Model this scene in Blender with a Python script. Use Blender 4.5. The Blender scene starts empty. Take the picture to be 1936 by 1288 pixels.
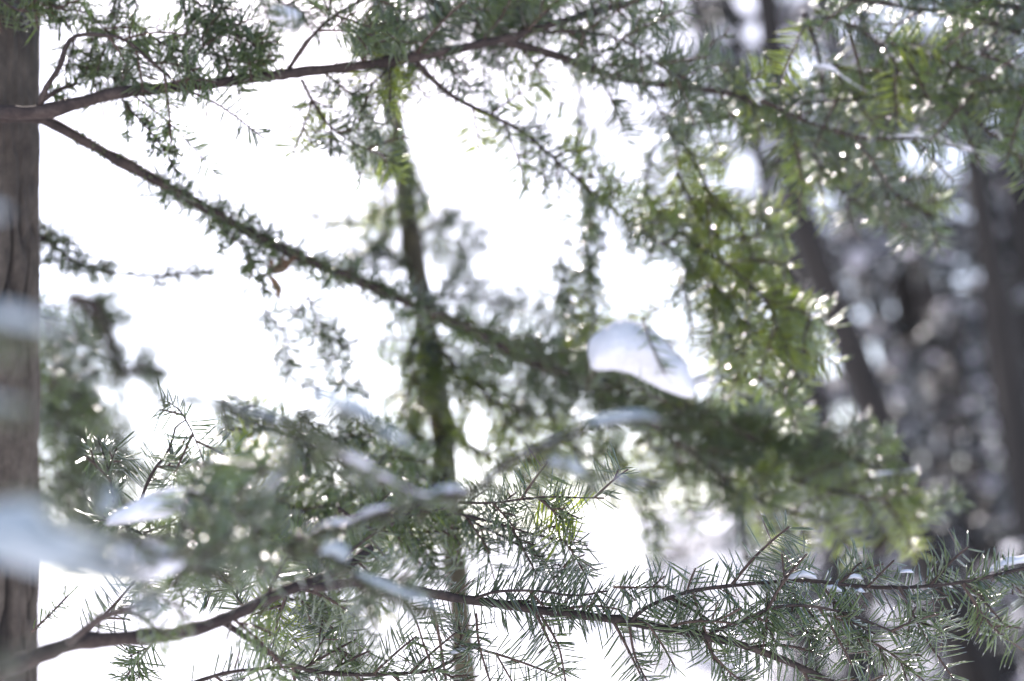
import bpy, math, random
import numpy as np
from mathutils import Matrix, Vector, noise as mnoise
R = random.Random(7)
NR = np.random.default_rng(11)
sc = bpy.context.scene
COL = sc.collection

# ------------------------------------------------------------------ camera
cd = bpy.data.cameras.new('camera'); cam = bpy.data.objects.new('camera', cd); COL.objects.link(cam); sc.camera = cam
cd.lens = 50; cd.sensor_width = 36; cd.clip_start = 0.05; cd.clip_end = 3000
PITCH, ROLL = 12.0, -4.0
CM = Matrix.Translation((0, 0, 1.6)) @ Matrix.Rotation(math.radians(90 + PITCH), 4, 'X') @ Matrix.Rotation(math.radians(ROLL), 4, 'Z')
cam.matrix_world = CM
cd.dof.use_dof = True; cd.dof.focus_distance = 1.42; cd.dof.aperture_fstop = 1.9; cd.dof.aperture_ratio = 1.0
CMn = np.array(CM)

# ------------------------------------------------------------------ light
SUN_EL, SUN_AZ = 40.0, -6.0          # azimuth measured from +Y (view direction) towards +X
w = bpy.data.worlds.new('World'); sc.world = w; w.use_nodes = True
nt = w.node_tree; bg = nt.nodes['Background']
sky = nt.nodes.new('ShaderNodeTexSky'); sky.sky_type = 'NISHITA'; sky.sun_disc = False
sky.sun_elevation = math.radians(SUN_EL); sky.sun_rotation = math.radians(SUN_AZ)
sky.dust_density = 0.7; sky.air_density = 1.0; sky.ozone_density = 1.0
nt.links.new(sky.outputs[0], bg.inputs[0]); bg.inputs[1].default_value = 0.14
sd = bpy.data.lights.new('sun', 'SUN'); sd.energy = 4.5; sd.angle = math.radians(0.55); sd.color = (1, 0.97, 0.93)
so = bpy.data.objects.new('sun', sd); COL.objects.link(so)
az, el = math.radians(SUN_AZ), math.radians(SUN_EL)
sdir = Vector((math.sin(az) * math.cos(el), math.cos(az) * math.cos(el), math.sin(el)))
so.rotation_euler = sdir.to_track_quat('Z', 'Y').to_euler(); so.location = sdir * 30
sc.view_settings.view_transform = 'Standard'; sc.view_settings.look = 'None'
sc.view_settings.exposure = 1.5; sc.view_settings.gamma = 1.0; sc.view_settings.use_curve_mapping = False
sc.view_settings.use_white_balance = True; sc.view_settings.white_balance_temperature = 7150; sc.view_settings.white_balance_tint = 19
sc.render.engine = 'CYCLES'
sc.cycles.max_bounces = 6; sc.cycles.diffuse_bounces = 3; sc.cycles.glossy_bounces = 2; sc.cycles.transmission_bounces = 4
sc.cycles.use_denoising = True; sc.cycles.caustics_reflective = False; sc.cycles.caustics_refractive = False

# ------------------------------------------------------------------ helpers
K = 0.72 / 1936
def P(px, py, d):
    v = CMn @ np.array([(px - 968) * K * d, -(py - 644) * K * d, -d, 1.0]); return v[:3]

def nodes(name):
    m = bpy.data.materials.new(name); m.use_nodes = True; t = m.node_tree; t.nodes.clear()
    out = t.nodes.new('ShaderNodeOutputMaterial'); return m, t, out
def N(t, kind, **kw):
    n = t.nodes.new(kind)
    for k, v in kw.items():
        if k in n.inputs.keys() if isinstance(k, str) else False: n.inputs[k].default_value = v
        else: setattr(n, k, v)
    return n
def ramp(t, src, stops):
    r = t.nodes.new('ShaderNodeValToRGB'); e = r.color_ramp.elements
    while len(e) < len(stops): e.new(0.5)
    for i, (p, c) in enumerate(stops): e[i].position = p; e[i].color = (*c, 1)
    t.links.new(src, r.inputs[0]); return r.outputs[0]

def needle_material(name, dark, mid, bright, trans=0.5, rough=0.32, gloss=0.16):
    m, t, out = nodes(name)
    oi = N(t, 'ShaderNodeObjectInfo'); geo = N(t, 'ShaderNodeNewGeometry')
    tc = N(t, 'ShaderNodeTexCoord'); nz = N(t, 'ShaderNodeTexNoise'); nz.inputs['Scale'].default_value = 9
    t.links.new(tc.outputs['Object'], nz.inputs['Vector'])
    a = N(t, 'ShaderNodeMath', operation='MULTIPLY'); a.inputs[1].default_value = 0.5; t.links.new(oi.outputs['Random'], a.inputs[0])
    b = N(t, 'ShaderNodeMath', operation='MULTIPLY_ADD'); b.inputs[1].default_value = 0.35
    t.links.new(geo.outputs['Random Per Island'], b.inputs[0]); t.links.new(a.outputs[0], b.inputs[2])
    c = N(t, 'ShaderNodeMath', operation='MULTIPLY_ADD'); c.inputs[1].default_value = 0.5
    t.links.new(nz.outputs[0], c.inputs[0]); t.links.new(b.outputs[0], c.inputs[2])
    col = ramp(t, c.outputs[0], [(0.25, dark), (0.62, mid), (0.98, bright)])
    br = N(t, 'ShaderNodeMix', data_type='RGBA'); gt = N(t, 'ShaderNodeMath', operation='GREATER_THAN'); gt.inputs[1].default_value = 0.965
    t.links.new(geo.outputs['Random Per Island'], gt.inputs[0]); t.links.new(gt.outputs[0], br.inputs[0]); t.links.new(col, br.inputs[6]); br.inputs[7].default_value = (0.11, 0.06, 0.03, 1); col = br.outputs[2]
    df = N(t, 'ShaderNodeBsdfDiffuse'); tr = N(t, 'ShaderNodeBsdfTranslucent'); gl = N(t, 'ShaderNodeBsdfGlossy')
    gl.inputs['Roughness'].default_value = rough; gl.inputs['Color'].default_value = (0.9, 0.95, 1, 1)
    t.links.new(col, df.inputs[0])
    hs = N(t, 'ShaderNodeHueSaturation'); hs.inputs['Value'].default_value = 2.4; hs.inputs['Saturation'].default_value = 1.25; hs.inputs['Hue'].default_value = 0.485
    t.links.new(col, hs.inputs['Color']); t.links.new(hs.outputs[0], tr.inputs[0])
    m1 = N(t, 'ShaderNodeMixShader'); m1.inputs[0].default_value = trans
    t.links.new(df.outputs[0], m1.inputs[1]); t.links.new(tr.outputs[0], m1.inputs[2])
    lw = N(t, 'ShaderNodeFresnel'); lw.inputs[0].default_value = 1.45
    fm = N(t, 'ShaderNodeMath', operation='ADD'); fm.inputs[1].default_value = gloss * 0.2 - 0.025; t.links.new(lw.outputs[0], fm.inputs[0])
    m2 = N(t, 'ShaderNodeMixShader'); t.links.new(fm.outputs[0], m2.inputs[0])
    t.links.new(m1.outputs[0], m2.inputs[1]); t.links.new(gl.outputs[0], m2.inputs[2])
    t.links.new(m2.outputs[0], out.inputs[0]); return m

def bark_material(name, c0, c1, c2, scale=60, zs=0.35, bump=0.4, dist=0.004):
    m, t, out = nodes(name)
    tc = N(t, 'ShaderNodeTexCoord'); mp = N(t, 'ShaderNodeMapping'); mp.inputs['Scale'].default_value = (1, 1, zs)
    t.links.new(tc.outputs['Object'], mp.inputs[0])
    n1 = N(t, 'ShaderNodeTexNoise'); n1.inputs['Scale'].default_value = scale; n1.inputs['Detail'].default_value = 8; n1.inputs['Roughness'].default_value = 0.65
    n2 = N(t, 'ShaderNodeTexNoise'); n2.inputs['Scale'].default_value = scale * 0.17; n2.inputs['Detail'].default_value = 3
    t.links.new(mp.outputs[0], n1.inputs['Vector']); t.links.new(mp.outputs[0], n2.inputs['Vector'])
    ad = N(t, 'ShaderNodeMath', operation='MULTIPLY_ADD'); ad.inputs[1].default_value = 0.5
    t.links.new(n2.outputs[0], ad.inputs[0]); 
    hf = N(t, 'ShaderNodeMath', operation='MULTIPLY'); hf.inputs[1].default_value = 0.5; t.links.new(n1.outputs[0], hf.inputs[0]); t.links.new(hf.outputs[0], ad.inputs[2])
    col = ramp(t, ad.outputs[0], [(0.36, c0), (0.5, c1), (0.64, c2)])
    if name == 'fir_trunk_bark':  # the inner bark laid open in the fissures is darker
        av = N(t, 'ShaderNodeAttribute', attribute_name='fissure'); mxx = N(t, 'ShaderNodeMix', data_type='RGBA')
        t.links.new(av.outputs['Fac'], mxx.inputs[0]); t.links.new(col, mxx.inputs[6]); mxx.inputs[7].default_value = (0.012, 0.009, 0.008, 1); col = mxx.outputs[2]
    p = N(t, 'ShaderNodeBsdfPrincipled'); t.links.new(col, p.inputs['Base Color']); p.inputs['Roughness'].default_value = 0.85
    b = N(t, 'ShaderNodeBump'); b.inputs['Strength'].default_value = bump; b.inputs['Distance'].default_value = dist
    t.links.new(n1.outputs[0], b.inputs['Height']); t.links.new(b.outputs[0], p.inputs['Normal'])
    t.links.new(p.outputs[0], out.inputs[0]); return m

def snow_material(name, trans=0.3, col=(0.8, 0.82, 0.86), scale=90):
    m, t, out = nodes(name)
    tc = N(t, 'ShaderNodeTexCoord'); n1 = N(t, 'ShaderNodeTexNoise'); n1.inputs['Scale'].default_value = scale; n1.inputs['Detail'].default_value = 6
    t.links.new(tc.outputs['Object'], n1.inputs['Vector'])
    c = ramp(t, n1.outputs[0], [(0.3, tuple(x * 0.93 for x in col)), (0.7, col)])
    df = N(t, 'ShaderNodeBsdfDiffuse'); tr = N(t, 'ShaderNodeBsdfTranslucent')
    t.links.new(c, df.inputs[0]); t.links.new(c, tr.inputs[0])
    b = N(t, 'ShaderNodeBump'); b.inputs['Strength'].default_value = 0.6; b.inputs['Distance'].default_value = 0.003
    t.links.new(n1.outputs[0], b.inputs['Height']); t.links.new(b.outputs[0], df.inputs['Normal'])
    mx = N(t, 'ShaderNodeMixShader'); mx.inputs[0].default_value = trans
    t.links.new(df.outputs[0], mx.inputs[1]); t.links.new(tr.outputs[0], mx.inputs[2]); t.links.new(mx.outputs[0], out.inputs[0]); return m

MAT = {}
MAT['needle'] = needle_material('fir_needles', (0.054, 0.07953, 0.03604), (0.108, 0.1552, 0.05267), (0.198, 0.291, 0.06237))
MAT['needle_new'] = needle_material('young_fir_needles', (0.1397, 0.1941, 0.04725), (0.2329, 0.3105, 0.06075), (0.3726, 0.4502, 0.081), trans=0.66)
MAT['needle_dark'] = needle_material('dark_fir_needles', (0.054, 0.08147, 0.03881), (0.0936, 0.1397, 0.05267), (0.153, 0.2134, 0.06237), trans=0.42)  # darker green tone of the needles
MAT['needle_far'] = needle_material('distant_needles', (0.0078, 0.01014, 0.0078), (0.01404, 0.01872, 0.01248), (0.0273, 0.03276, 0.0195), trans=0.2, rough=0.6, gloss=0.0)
MAT['twig'] = bark_material('twig_bark', (0.02875, 0.0184, 0.01495), (0.06325, 0.0391, 0.03105), (0.1035, 0.069, 0.05175), 300, 1, 0.3, 0.001)
MAT['branch'] = bark_material('branch_bark', (0.01288, 0.00828, 0.00736), (0.03036, 0.01932, 0.01656), (0.0644, 0.046, 0.03864), 160, 1, 0.6, 0.0015)
MAT['trunk'] = bark_material('fir_trunk_bark', (0.03536, 0.02699, 0.02103), (0.07307, 0.05736, 0.04522), (0.1237, 0.1012, 0.08201), 70, 0.7, 0.8, 0.004)
MAT['slim'] = bark_material('slim_trunk_bark', (0.04048, 0.03238, 0.02174), (0.092, 0.07448, 0.04347), (0.1656, 0.1376, 0.07762), 70, 0.3, 0.7, 0.003)
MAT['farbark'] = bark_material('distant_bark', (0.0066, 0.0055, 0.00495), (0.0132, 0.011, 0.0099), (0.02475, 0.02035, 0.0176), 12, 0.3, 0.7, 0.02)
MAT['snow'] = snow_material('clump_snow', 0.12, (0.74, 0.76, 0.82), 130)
MAT['crown_glint_snow'] = snow_material('crown_glint_snow', 0.75, (0.84, 0.83, 0.88), 20)  # pale flecks added as bright spots in the blurred crowns
MAT['crust'] = snow_material('shade_toned_snow', 0.12, (0.38, 0.44, 0.48), 140)  # snow colour darkened to stand for canopy shade
MAT['bead'] = snow_material('ice_glint_bead', 0.55, (0.85, 0.84, 0.84), 50)  # pale bead colour standing in for sun glints
MAT['ground'] = snow_material('ground_snow', 0.0, (0.76, 0.78, 0.82), 3)
MAT['dead'] = bark_material('dead_leaf', (0.08, 0.04, 0.025), (0.15, 0.085, 0.05), (0.24, 0.15, 0.09), 90, 1, 0.2, 0.001)

class Geo:
    def __init__(s): s.v = []; s.f = []; s.m = []; s.n = 0
    def add(s, v, f, mi=0):
        v = np.asarray(v, float).reshape(-1, 3); f = np.asarray(f, np.int64).reshape(-1, 3)
        s.v.append(v); s.f.append(f + s.n); s.m.append(np.full(len(f), mi)); s.n += len(v)
    def mesh(s, name, mats, origin=(0, 0, 0), smooth=True):
        v = np.concatenate(s.v) - np.asarray(origin); f = np.concatenate(s.f); mi = np.concatenate(s.m)
        me = bpy.data.meshes.new(name); me.vertices.add(len(v)); me.vertices.foreach_set('co', v.astype(np.float32).ravel())
        me.loops.add(len(f) * 3); me.loops.foreach_set('vertex_index', f.astype(np.int32).ravel())
        me.polygons.add(len(f)); me.polygons.foreach_set('loop_start', np.arange(0, len(f) * 3, 3, dtype=np.int32))
        me.polygons.foreach_set('material_index', mi.astype(np.int32))
        me.update(calc_edges=True)
        if smooth: me.shade_smooth()
        for m in mats: me.materials.append(MAT[m])
        return me
    def obj(s, name, mats, parent=None, origin=(0, 0, 0), smooth=True):
        o = bpy.data.objects.new(name, s.mesh(name, mats, origin, smooth)); COL.objects.link(o)
        if parent is not None:
            pl = np.asarray(WORLD.get(parent.name, (0, 0, 0)))
            o.parent = parent; o.location = Vector(np.asarray(origin) - pl)
        else: o.location = Vector(origin)
        WORLD[o.name] = tuple(origin); return o
WORLD = {}
def thing(name, label, cat, loc, group=None):
    o = bpy.data.objects.new(name, None); COL.objects.link(o); o.location = Vector(loc); o.empty_display_size = 0.05
    WORLD[o.name] = tuple(loc); tag(o, label, cat, group); return o
def tag(o, label, cat, group=None):
    o['label'] = label; o['category'] = cat
    if group: o['group'] = group
def unit(a):
    a = np.asarray(a, float); return a / np.maximum(np.linalg.norm(a, axis=-1, keepdims=True), 1e-9)

def spline(pts, step):
    """Catmull-Rom through rows of any width, resampled at about `step` metres (first 3 columns = position)."""
    p = np.asarray(pts, float); p = np.vstack([2 * p[0] - p[1], p, 2 * p[-1] - p[-2]]); out = []
    for i in range(1, len(p) - 2):
        n = max(2, int(np.linalg.norm(p[i + 1][:3] - p[i][:3]) / step)); t = np.linspace(0, 1, n, endpoint=False)[:, None]
        a, b, c, d = p[i - 1], p[i], p[i + 1], p[i + 2]
        out.append(0.5 * (2 * b + (c - a) * t + (2 * a - 5 * b + 4 * c - d) * t**2 + (3 * b - a - 3 * c + d) * t**3))
    out.append(p[-2][None]); return np.concatenate(out)
def frames(pts, up=None):
    T = unit(np.gradient(pts, axis=0)); up = np.array([0.03, 0.05, 1.0]) if up is None else up
    S = unit(np.cross(T, up)); U = np.cross(S, T); return T, S, U
def tube(g, pts, rad, sides=8, mi=0, rough=0.0):
    pts = np.asarray(pts, float); rad = np.broadcast_to(rad, len(pts)).astype(float); T, S, U = frames(pts)
    a = np.linspace(0, 2 * math.pi, sides, endpoint=False); n = len(pts)
    rr = rad[:, None] * (1 + rough * NR.normal(size=(n, sides)))
    v = pts[:, None] + rr[..., None] * (np.cos(a)[None, :, None] * S[:, None] + np.sin(a)[None, :, None] * U[:, None])
    v = np.concatenate([v.reshape(-1, 3), pts[:1] - T[:1] * rad[0] * .3, pts[-1:] + T[-1:] * rad[-1] * .8])
    i, j = np.meshgrid(np.arange(n - 1), np.arange(sides), indexing='ij'); j2 = (j + 1) % sides
    A, B, C, D = i * sides + j, i * sides + j2, (i + 1) * sides + j2, (i + 1) * sides + j
    f = np.concatenate([np.stack([A, B, C], -1).reshape(-1, 3), np.stack([A, C, D], -1).reshape(-1, 3)])
    jj = np.arange(sides); j2 = (jj + 1) % sides
    f = np.concatenate([f, np.stack([j2, jj, np.full(sides, n * sides)], -1), np.stack([(n - 1) * sides + jj, (n - 1) * sides + j2, np.full(sides, n * sides + 1)], -1)])
    g.add(v, f, mi)
NF = np.array([[0, 2, 1], [0, 3, 2], [0, 1, 3], [1, 2, 5], [1, 5, 4], [2, 3, 6], [2, 6, 5], [3, 1, 4], [3, 4, 6], [4, 5, 7], [5, 6, 7], [6, 4, 7]])
def spindles(g, base, d, nrm, L, W, curve=0.2, mi=0, thick=0.4):
    """needles: slim solid blades, 8 vertices each, bent a little along nrm"""
    n = len(base)
    if n == 0: return
    d = unit(d); s = unit(np.cross(d, nrm)); u = np.cross(s, d); L = np.broadcast_to(L, n)[:, None]; W = np.broadcast_to(W, n)[:, None]
    c = NR.normal(0, curve, (n, 1)) - curve * .6
    def at(t): return base + d * L * t + u * (c * L * t * t)
    def ring(t, k): q = at(t); return [q + s * W * .5 * k, q - s * W * .5 * k, q + u * W * thick * k]
    v = np.stack([at(0), *ring(.14, .85), *ring(.72, 1.0), at(1)], 1)
    f = (NF[None] + (np.arange(n) * 8)[:, None, None]); g.add(v, f, mi)

def needles_on(g, ax, s0, s1, spacing, nl, nw, spread=0.45, fwd=0.45, upbias=0.35, mi=1, keep=1.0, nrm=None):
    """needles along the polyline ax between fractions s0..s1"""
    seg = np.linalg.norm(np.diff(ax, axis=0), axis=1); cum = np.concatenate([[0], np.cumsum(seg)]); tot = cum[-1]
    n = int(tot * (s1 - s0) / spacing)
    if n < 1: return
    q = np.sort(NR.uniform(s0, s1, n)) * tot
    if keep < 1: # bare gaps
        ph = NR.uniform(0, 9); q = q[(np.sin(q * 95 + ph) + np.sin(q * 41 + ph * 2) * .8) > NR.uniform(-2.2, 2.2 - 3.6 * keep, len(q))]; n = len(q)
        if n < 1: return
    T, S, U = frames(ax, nrm)
    pos = np.stack([np.interp(q, cum, ax[:, k]) for k in range(3)], 1)
    def ip(A): return unit(np.stack([np.interp(q, cum, A[:, k]) for k in range(3)], 1))
    t, s, u = ip(T), ip(S), ip(U); f = q / tot
    side = np.where(NR.random(n) < .5, 0, math.pi); phi = side + NR.normal(0, spread, n)
    up = NR.random(n) < upbias; phi = np.where(up, NR.uniform(0.3, math.pi - .3, n), phi)
    phi = phi + (NR.choice([-1, 1]) * NR.uniform(.55, 1.35) if nrm is None else NR.normal(0, .25))
    al = fwd + (1 - f) * .25 + NR.normal(0, .09, n); al = np.clip(1.45 - al * .75, .25, 1.5)
    al = np.where(f > .93, al * .6, al)
    rad = np.cos(phi)[:, None] * s + np.sin(phi)[:, None] * u
    d = np.cos(al)[:, None] * t + np.sin(al)[:, None] * rad
    L = nl * np.clip(NR.normal(.95, .2, n), .3, 1.3) * np.clip(1.15 - np.maximum(f - .7, 0) * 1.3, .5, 1) * np.where(up, .75, 1)
    spindles(g, pos, d, np.cross(rad, t) * 0 + u + rad * 1e-3 + NR.normal(0, .25, (n, 3)), L, nw * NR.uniform(.8, 1.15, n), mi=mi)

G0 = np.array([0, 0, -1.0])
def grow(p0, d, L, droop, n=9, wob=0.025):
    droop = droop * .55
    pts = [np.asarray(p0, float)]; d = unit(d); st = L / (n - 1); ph = NR.normal(0, wob, 3)
    for i in range(n - 1):
        pts.append(pts[-1] + d * st); d = unit(d + G0 * droop / n + NR.normal(0, wob, 3) / 2 + ph / 3)
    return np.array(pts)

def twig(parent, p0, d, L, style, sub=0, droop=.5, plane=None, name='twig', nrm=None):
    g = Geo(); ax = grow(p0, d, L, droop); st = STY[style]; r = .0012 + L * .008
    tube(g, ax, np.linspace(r, .0010, len(ax)), 5, 0)
    needles_on(g, ax, .04, 1, st['sp'], st['nl'], st['nw'], st.get('spread', .45), st.get('fwd', .45), st.get('up', .3), 1, st.get('keep', .93), nrm)
    T, S, U = frames(ax, nrm); pl = S
    for k in range(sub):
        f = .12 + .7 * (k + NR.uniform(.1, .9)) / sub; i = int(f * (len(ax) - 1)); sd = 1 if k % 2 else -1
        dd = unit(T[i] * .75 + pl[i] * sd * .62 + NR.normal(0, .12, 3)); LL = L * NR.uniform(.38, .62) * (1.15 - f * .7)
        a2 = grow(ax[i], dd, LL, droop, 7); tube(g, a2, np.linspace(r * .7, .0009, 7), 4, 0)
        needles_on(g, a2, .06, 1, st['sp'], st['nl'], st['nw'], st.get('spread', .45), st.get('fwd', .45), st.get('up', .3), 1, st.get('keep', .93), nrm)
    return g.obj(name, ('twig', st['mat']), parent, ax[0])
STY = {
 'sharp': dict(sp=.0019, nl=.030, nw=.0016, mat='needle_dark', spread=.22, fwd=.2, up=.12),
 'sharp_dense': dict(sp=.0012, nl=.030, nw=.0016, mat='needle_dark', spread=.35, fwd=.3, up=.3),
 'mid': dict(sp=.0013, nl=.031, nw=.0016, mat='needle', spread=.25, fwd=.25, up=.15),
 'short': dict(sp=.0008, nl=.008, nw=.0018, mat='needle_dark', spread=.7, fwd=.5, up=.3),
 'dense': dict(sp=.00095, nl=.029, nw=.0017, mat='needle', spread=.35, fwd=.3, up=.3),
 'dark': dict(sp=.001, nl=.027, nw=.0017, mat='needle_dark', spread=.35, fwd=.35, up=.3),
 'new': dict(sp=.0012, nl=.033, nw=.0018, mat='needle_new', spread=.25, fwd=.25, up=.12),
 'sparse': dict(sp=.0014, nl=.020, nw=.0016, mat='needle', spread=.4, fwd=.35, up=.3, keep=.92),
 'ragged': dict(sp=.0008, nl=.013, nw=.0023, mat='needle_dark', spread=.9, fwd=.4, up=.5, keep=1),
 'stubble': dict(sp=.004, nl=.005, nw=.0018, mat='needle_dark', spread=.9, fwd=.4, up=.5, keep=.8),
}

def beads(parent, ax, n, r0=.0009, spreadr=.02, dense=False):  # tiny pale ice beads that stand in for sun glints on wet twigs
    if dense: n = int(n * 2.6); spreadr = .004
    n = max(3, int(n * .45)); g = Geo(); cl = NR.integers(0, len(ax), max(2, n // 4)); idx = np.clip(NR.choice(cl, n) + NR.integers(-3, 4, n), 0, len(ax) - 1)
    ico_v, ico_f = ICO
    for i in idx:
        c = ax[i] + NR.normal(0, spreadr, 3) * np.array([1, .6, .8]); r = r0 * float(np.clip(NR.lognormal(-.25, .5), .3, 2.2))
        g.add(ico_v * r + c, ico_f, 0)
    o = g.obj('ice_glint_beads', ('bead',), parent, ax[0]); o['kind'] = 'stuff'; return o
def _ico():
    import bmesh
    bm = bmesh.new(); bmesh.ops.create_icosphere(bm, subdivisions=1, radius=1); v = np.array([x.co[:] for x in bm.verts]); f = np.array([[y.index for y in x.verts] for x in bm.faces]); bm.free(); return v, f
ICO = _ico()

DENS = .85
def branch(parent, pts, r0, r1, name='branch', s=(0.1, 1), every=.03, L=(.06, .13), style='mid', sub=(0, 2), fwd=.7, spread=.7, tilt=50,
           droop=.5, own=None, ownstyle='mid', bark='branch', nbeads=0, beadr=.0009, dusted=False, flat=1.0, styles=None, down=0.0, taperL=.3):
    """pts rows: (px, py, depth) -> real points; radii given in photo pixels at that depth"""
    w = np.array([[*P(a, b, d), r0 + (r1 - r0) * i / (len(pts) - 1)] for i, (a, b, d) in enumerate(pts)])
    w[:, 3] *= np.array([p[2] for p in pts]) * K
    c = spline(w, .008); ax = c[:, :3]; rad = c[:, 3]
    ax = ax + np.cumsum(NR.normal(0, .00035, ax.shape), 0) * np.linspace(0, 1, len(ax))[:, None]
    rad = rad * (1 + .05 * NR.normal(size=len(rad)))
    for _ in range(int(len(ax) / 14)): rad = rad * (1 + NR.uniform(.1, .3) * np.exp(-((np.arange(len(ax)) - NR.integers(0, len(ax))) / 1.3) ** 2))
    g = Geo(); tube(g, ax, rad, 10, 0, .05)
    if own is None: needles_on(g, ax, .05, 1, .006, .006, .002, .9, .3, .5, 0, .7)
    n0 = math.radians(tilt); T_, S_, U_ = frames(ax); nv = unit(np.mean(-S_ * math.sin(n0) + U_ * math.cos(n0), axis=0))
    if own is not None:
        st = STY[ownstyle]; needles_on(g, ax, own[0], own[1], st['sp'], st['nl'], st['nw'], st.get('spread'), st.get('fwd'), st.get('up'), 1, st.get('keep', .95), nv)
    b = g.obj(name, (bark, STY[ownstyle]['mat']), parent, ax[0])
    T, S, U = frames(ax); tot = np.linalg.norm(np.diff(ax, axis=0), axis=1).sum(); n = max(1, int(tot * (s[1] - s[0]) / every / DENS)); tl = math.radians(tilt)
    for k in range(n):
        f = s[0] + (s[1] - s[0]) * (k + NR.uniform(.1, .9)) / n; i = min(int(f * (len(ax) - 1)), len(ax) - 1); sd = 1 if k % 2 else -1
        side = S[i] * math.cos(tl) + U[i] * math.sin(tl)
        d = T[i] * fwd + side * sd * spread + G0 * down + NR.normal(0, .08, 3)
        LL = NR.uniform(*(L(f) if callable(L) else L)) * (1 - taperL * f); stl = style if styles is None else R.choice(styles)
        twig(b, ax[i], d, LL, stl, R.randint(*sub), droop, side, nrm=unit(np.cross(T[i], side)) + NR.normal(0, .12, 3))
    if nbeads: beads(b, ax + (np.array([0, 0, .004]) if dusted else 0), nbeads, beadr, dense=dusted)
    b['_'] = 0; del b['_']
    return b, ax
def sprig(parent, p, q, style='mid', sub=0, sag=.0, name='twig'):
    """a twig between two photo points (px,py,depth)"""
    a, b = P(*p), P(*q); L = np.linalg.norm(b - a); st = STY[style]; m = (a + b) / 2 + np.array([0, 0, -sag * L]) + NR.normal(0, .04 * L, 3)
    ax = spline([a, m, b], L / 8); g = Geo(); r = .0011 + L * .006; tube(g, ax, np.linspace(r, .0010, len(ax)), 5, 0)
    vz = unit(a - np.array([0, 0, 1.6])); nrm = unit(-vz + NR.normal(0, .45, 3))
    needles_on(g, ax, .04, 1, st['sp'], st['nl'], st['nw'], st.get('spread', .45), st.get('fwd', .45), st.get('up', .3), 1, st.get('keep', .95), nrm)
    T, S, U = frames(ax); vz = unit(a - np.array([0, 0, 1.6]))
    for k in range(sub):
        f = .12 + .7 * (k + NR.uniform(.1, .9)) / sub; i = int(f * (len(ax) - 1)); sd = 1 if k % 2 else -1
        pl = unit(np.cross(T[i], vz)); dd = unit(T[i] * .8 + pl * sd * .6 + NR.normal(0, .14, 3)); LL = L * NR.uniform(.3, .5) * (1.1 - f * .6)
        a2 = grow(ax[i], dd, LL, .3, 7); tube(g, a2, np.linspace(r * .7, .0009, 7), 4, 0)
        needles_on(g, a2, .06, 1, st['sp'], st['nl'], st['nw'], st.get('spread', .45), st.get('fwd', .45), st.get('up', .3), 1, st.get('keep', .95), nrm)
    return g.obj(name, ('twig', st['mat']), parent, ax[0])

# ------------------------------------------------------------------ ground
def ground_h(x, y):
    h = 0.25 * mnoise.noise(Vector((x * .09, y * .09, 3))) + .08 * mnoise.noise(Vector((x * .5, y * .5, 1)))
    t = max(0, min(1, (y - 14) / 60)); sx = 1 / (1 + math.exp(-(x - .02 * y) / 4.0))
    h += 3.5 * t * t * (3 - 2 * t) * sx
    u = max(0, min(1, (y - 35) / 110)); h += (11 + 3 * mnoise.noise(Vector((x * .02, 0, 7)))) * u * u * (3 - 2 * u)
    return h - .05
def grid(xs, ys):
    g = Geo(); v = [(x, y, ground_h(x, y)) for y in ys for x in xs]; nx = len(xs); f = []
    for j in range(len(ys) - 1):
        for i in range(nx - 1):
            a = j * nx + i; f += [(a, a + 1, a + nx + 1), (a, a + nx + 1, a + nx)]
    g.add(v, f); return g
def graded(a, n, p=2.2): t = np.linspace(-1, 1, n); return np.sign(t) * np.abs(t) ** p * a
gr = grid(graded(1500, 130, 3), graded(1500, 200, 3)).obj('ground', ('ground',)); gr['kind'] = 'structure'

# ------------------------------------------------------------------ far forest
def conifer_mesh(seed, H, rad, z0, n_limb, per, size, droop=.35):
    rs = np.random.default_rng(seed); g = Geo(); B, D, LL, WW = [], [], [], []
    for k in range(n_limb):
        z = z0 + (H - z0) * (k / n_limb) ** .9; a = rs.uniform(0, 2 * math.pi); ln = rad * (1 - (z - z0) / (H - z0 + .3)) ** .8 * rs.uniform(.45, 1.15) + .12
        d = np.array([math.cos(a), math.sin(a), rs.uniform(-.1, .35)]); p = [np.array([0, 0, z])]; dd = unit(d)
        for q in range(6): p.append(p[-1] + dd * ln / 6); dd = unit(dd + G0 * droop / 6)
        p = np.array(p); tube(g, p, np.linspace(.018, .004, 7) * (rad / 1.2 + .2), 4, 0)
        m = max(4, int(per * ln / rad)); t = rs.uniform(.12, 1, m) * 6; i = np.minimum(t.astype(int), 5); fr = (t - i)[:, None]
        t = (np.round(t / .9 * 1.0) * .9 + rs.normal(0, .16, m)).clip(.2, 5.99); i = np.minimum(t.astype(int), 5); fr = (t - i)[:, None]
        bp = p[i] * (1 - fr) + p[i + 1] * fr; tg = unit(p[i + 1] - p[i]); sd = np.where(rs.random(m) < .5, 1, -1)[:, None] * unit(np.cross(tg, [0, 0, 1.]))
        B.append(bp); D.append(unit(tg * .7 + sd * rs.uniform(.3, 1, (m, 1)) + G0 * rs.uniform(0, .8, (m, 1)) + rs.normal(0, .2, (m, 3))))
        LL.append(size * rs.uniform(.6, 1.5, m)); WW.append(size * rs.uniform(.16, .34, m))
    B, D, LL, WW = map(np.concatenate, (B, D, LL, WW))
    spindles(g, B, D, np.tile([0, 0, 1.], (len(B), 1)) + rs.normal(0, .4, B.shape), LL, WW, mi=1)
    q = rs.choice(len(B), 210); v, f = ICO   # snow flecks added on the sprays to give bright blur spots
    for i in q: g.add(v * np.array([.075, .075, .06]) * rs.uniform(.4, 1.25) + B[i] + D[i] * LL[i] * .4 + [0, 0, .015], f, 2)
    return g.mesh('crown', ('farbark', 'needle_far', 'crown_glint_snow'))
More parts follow.
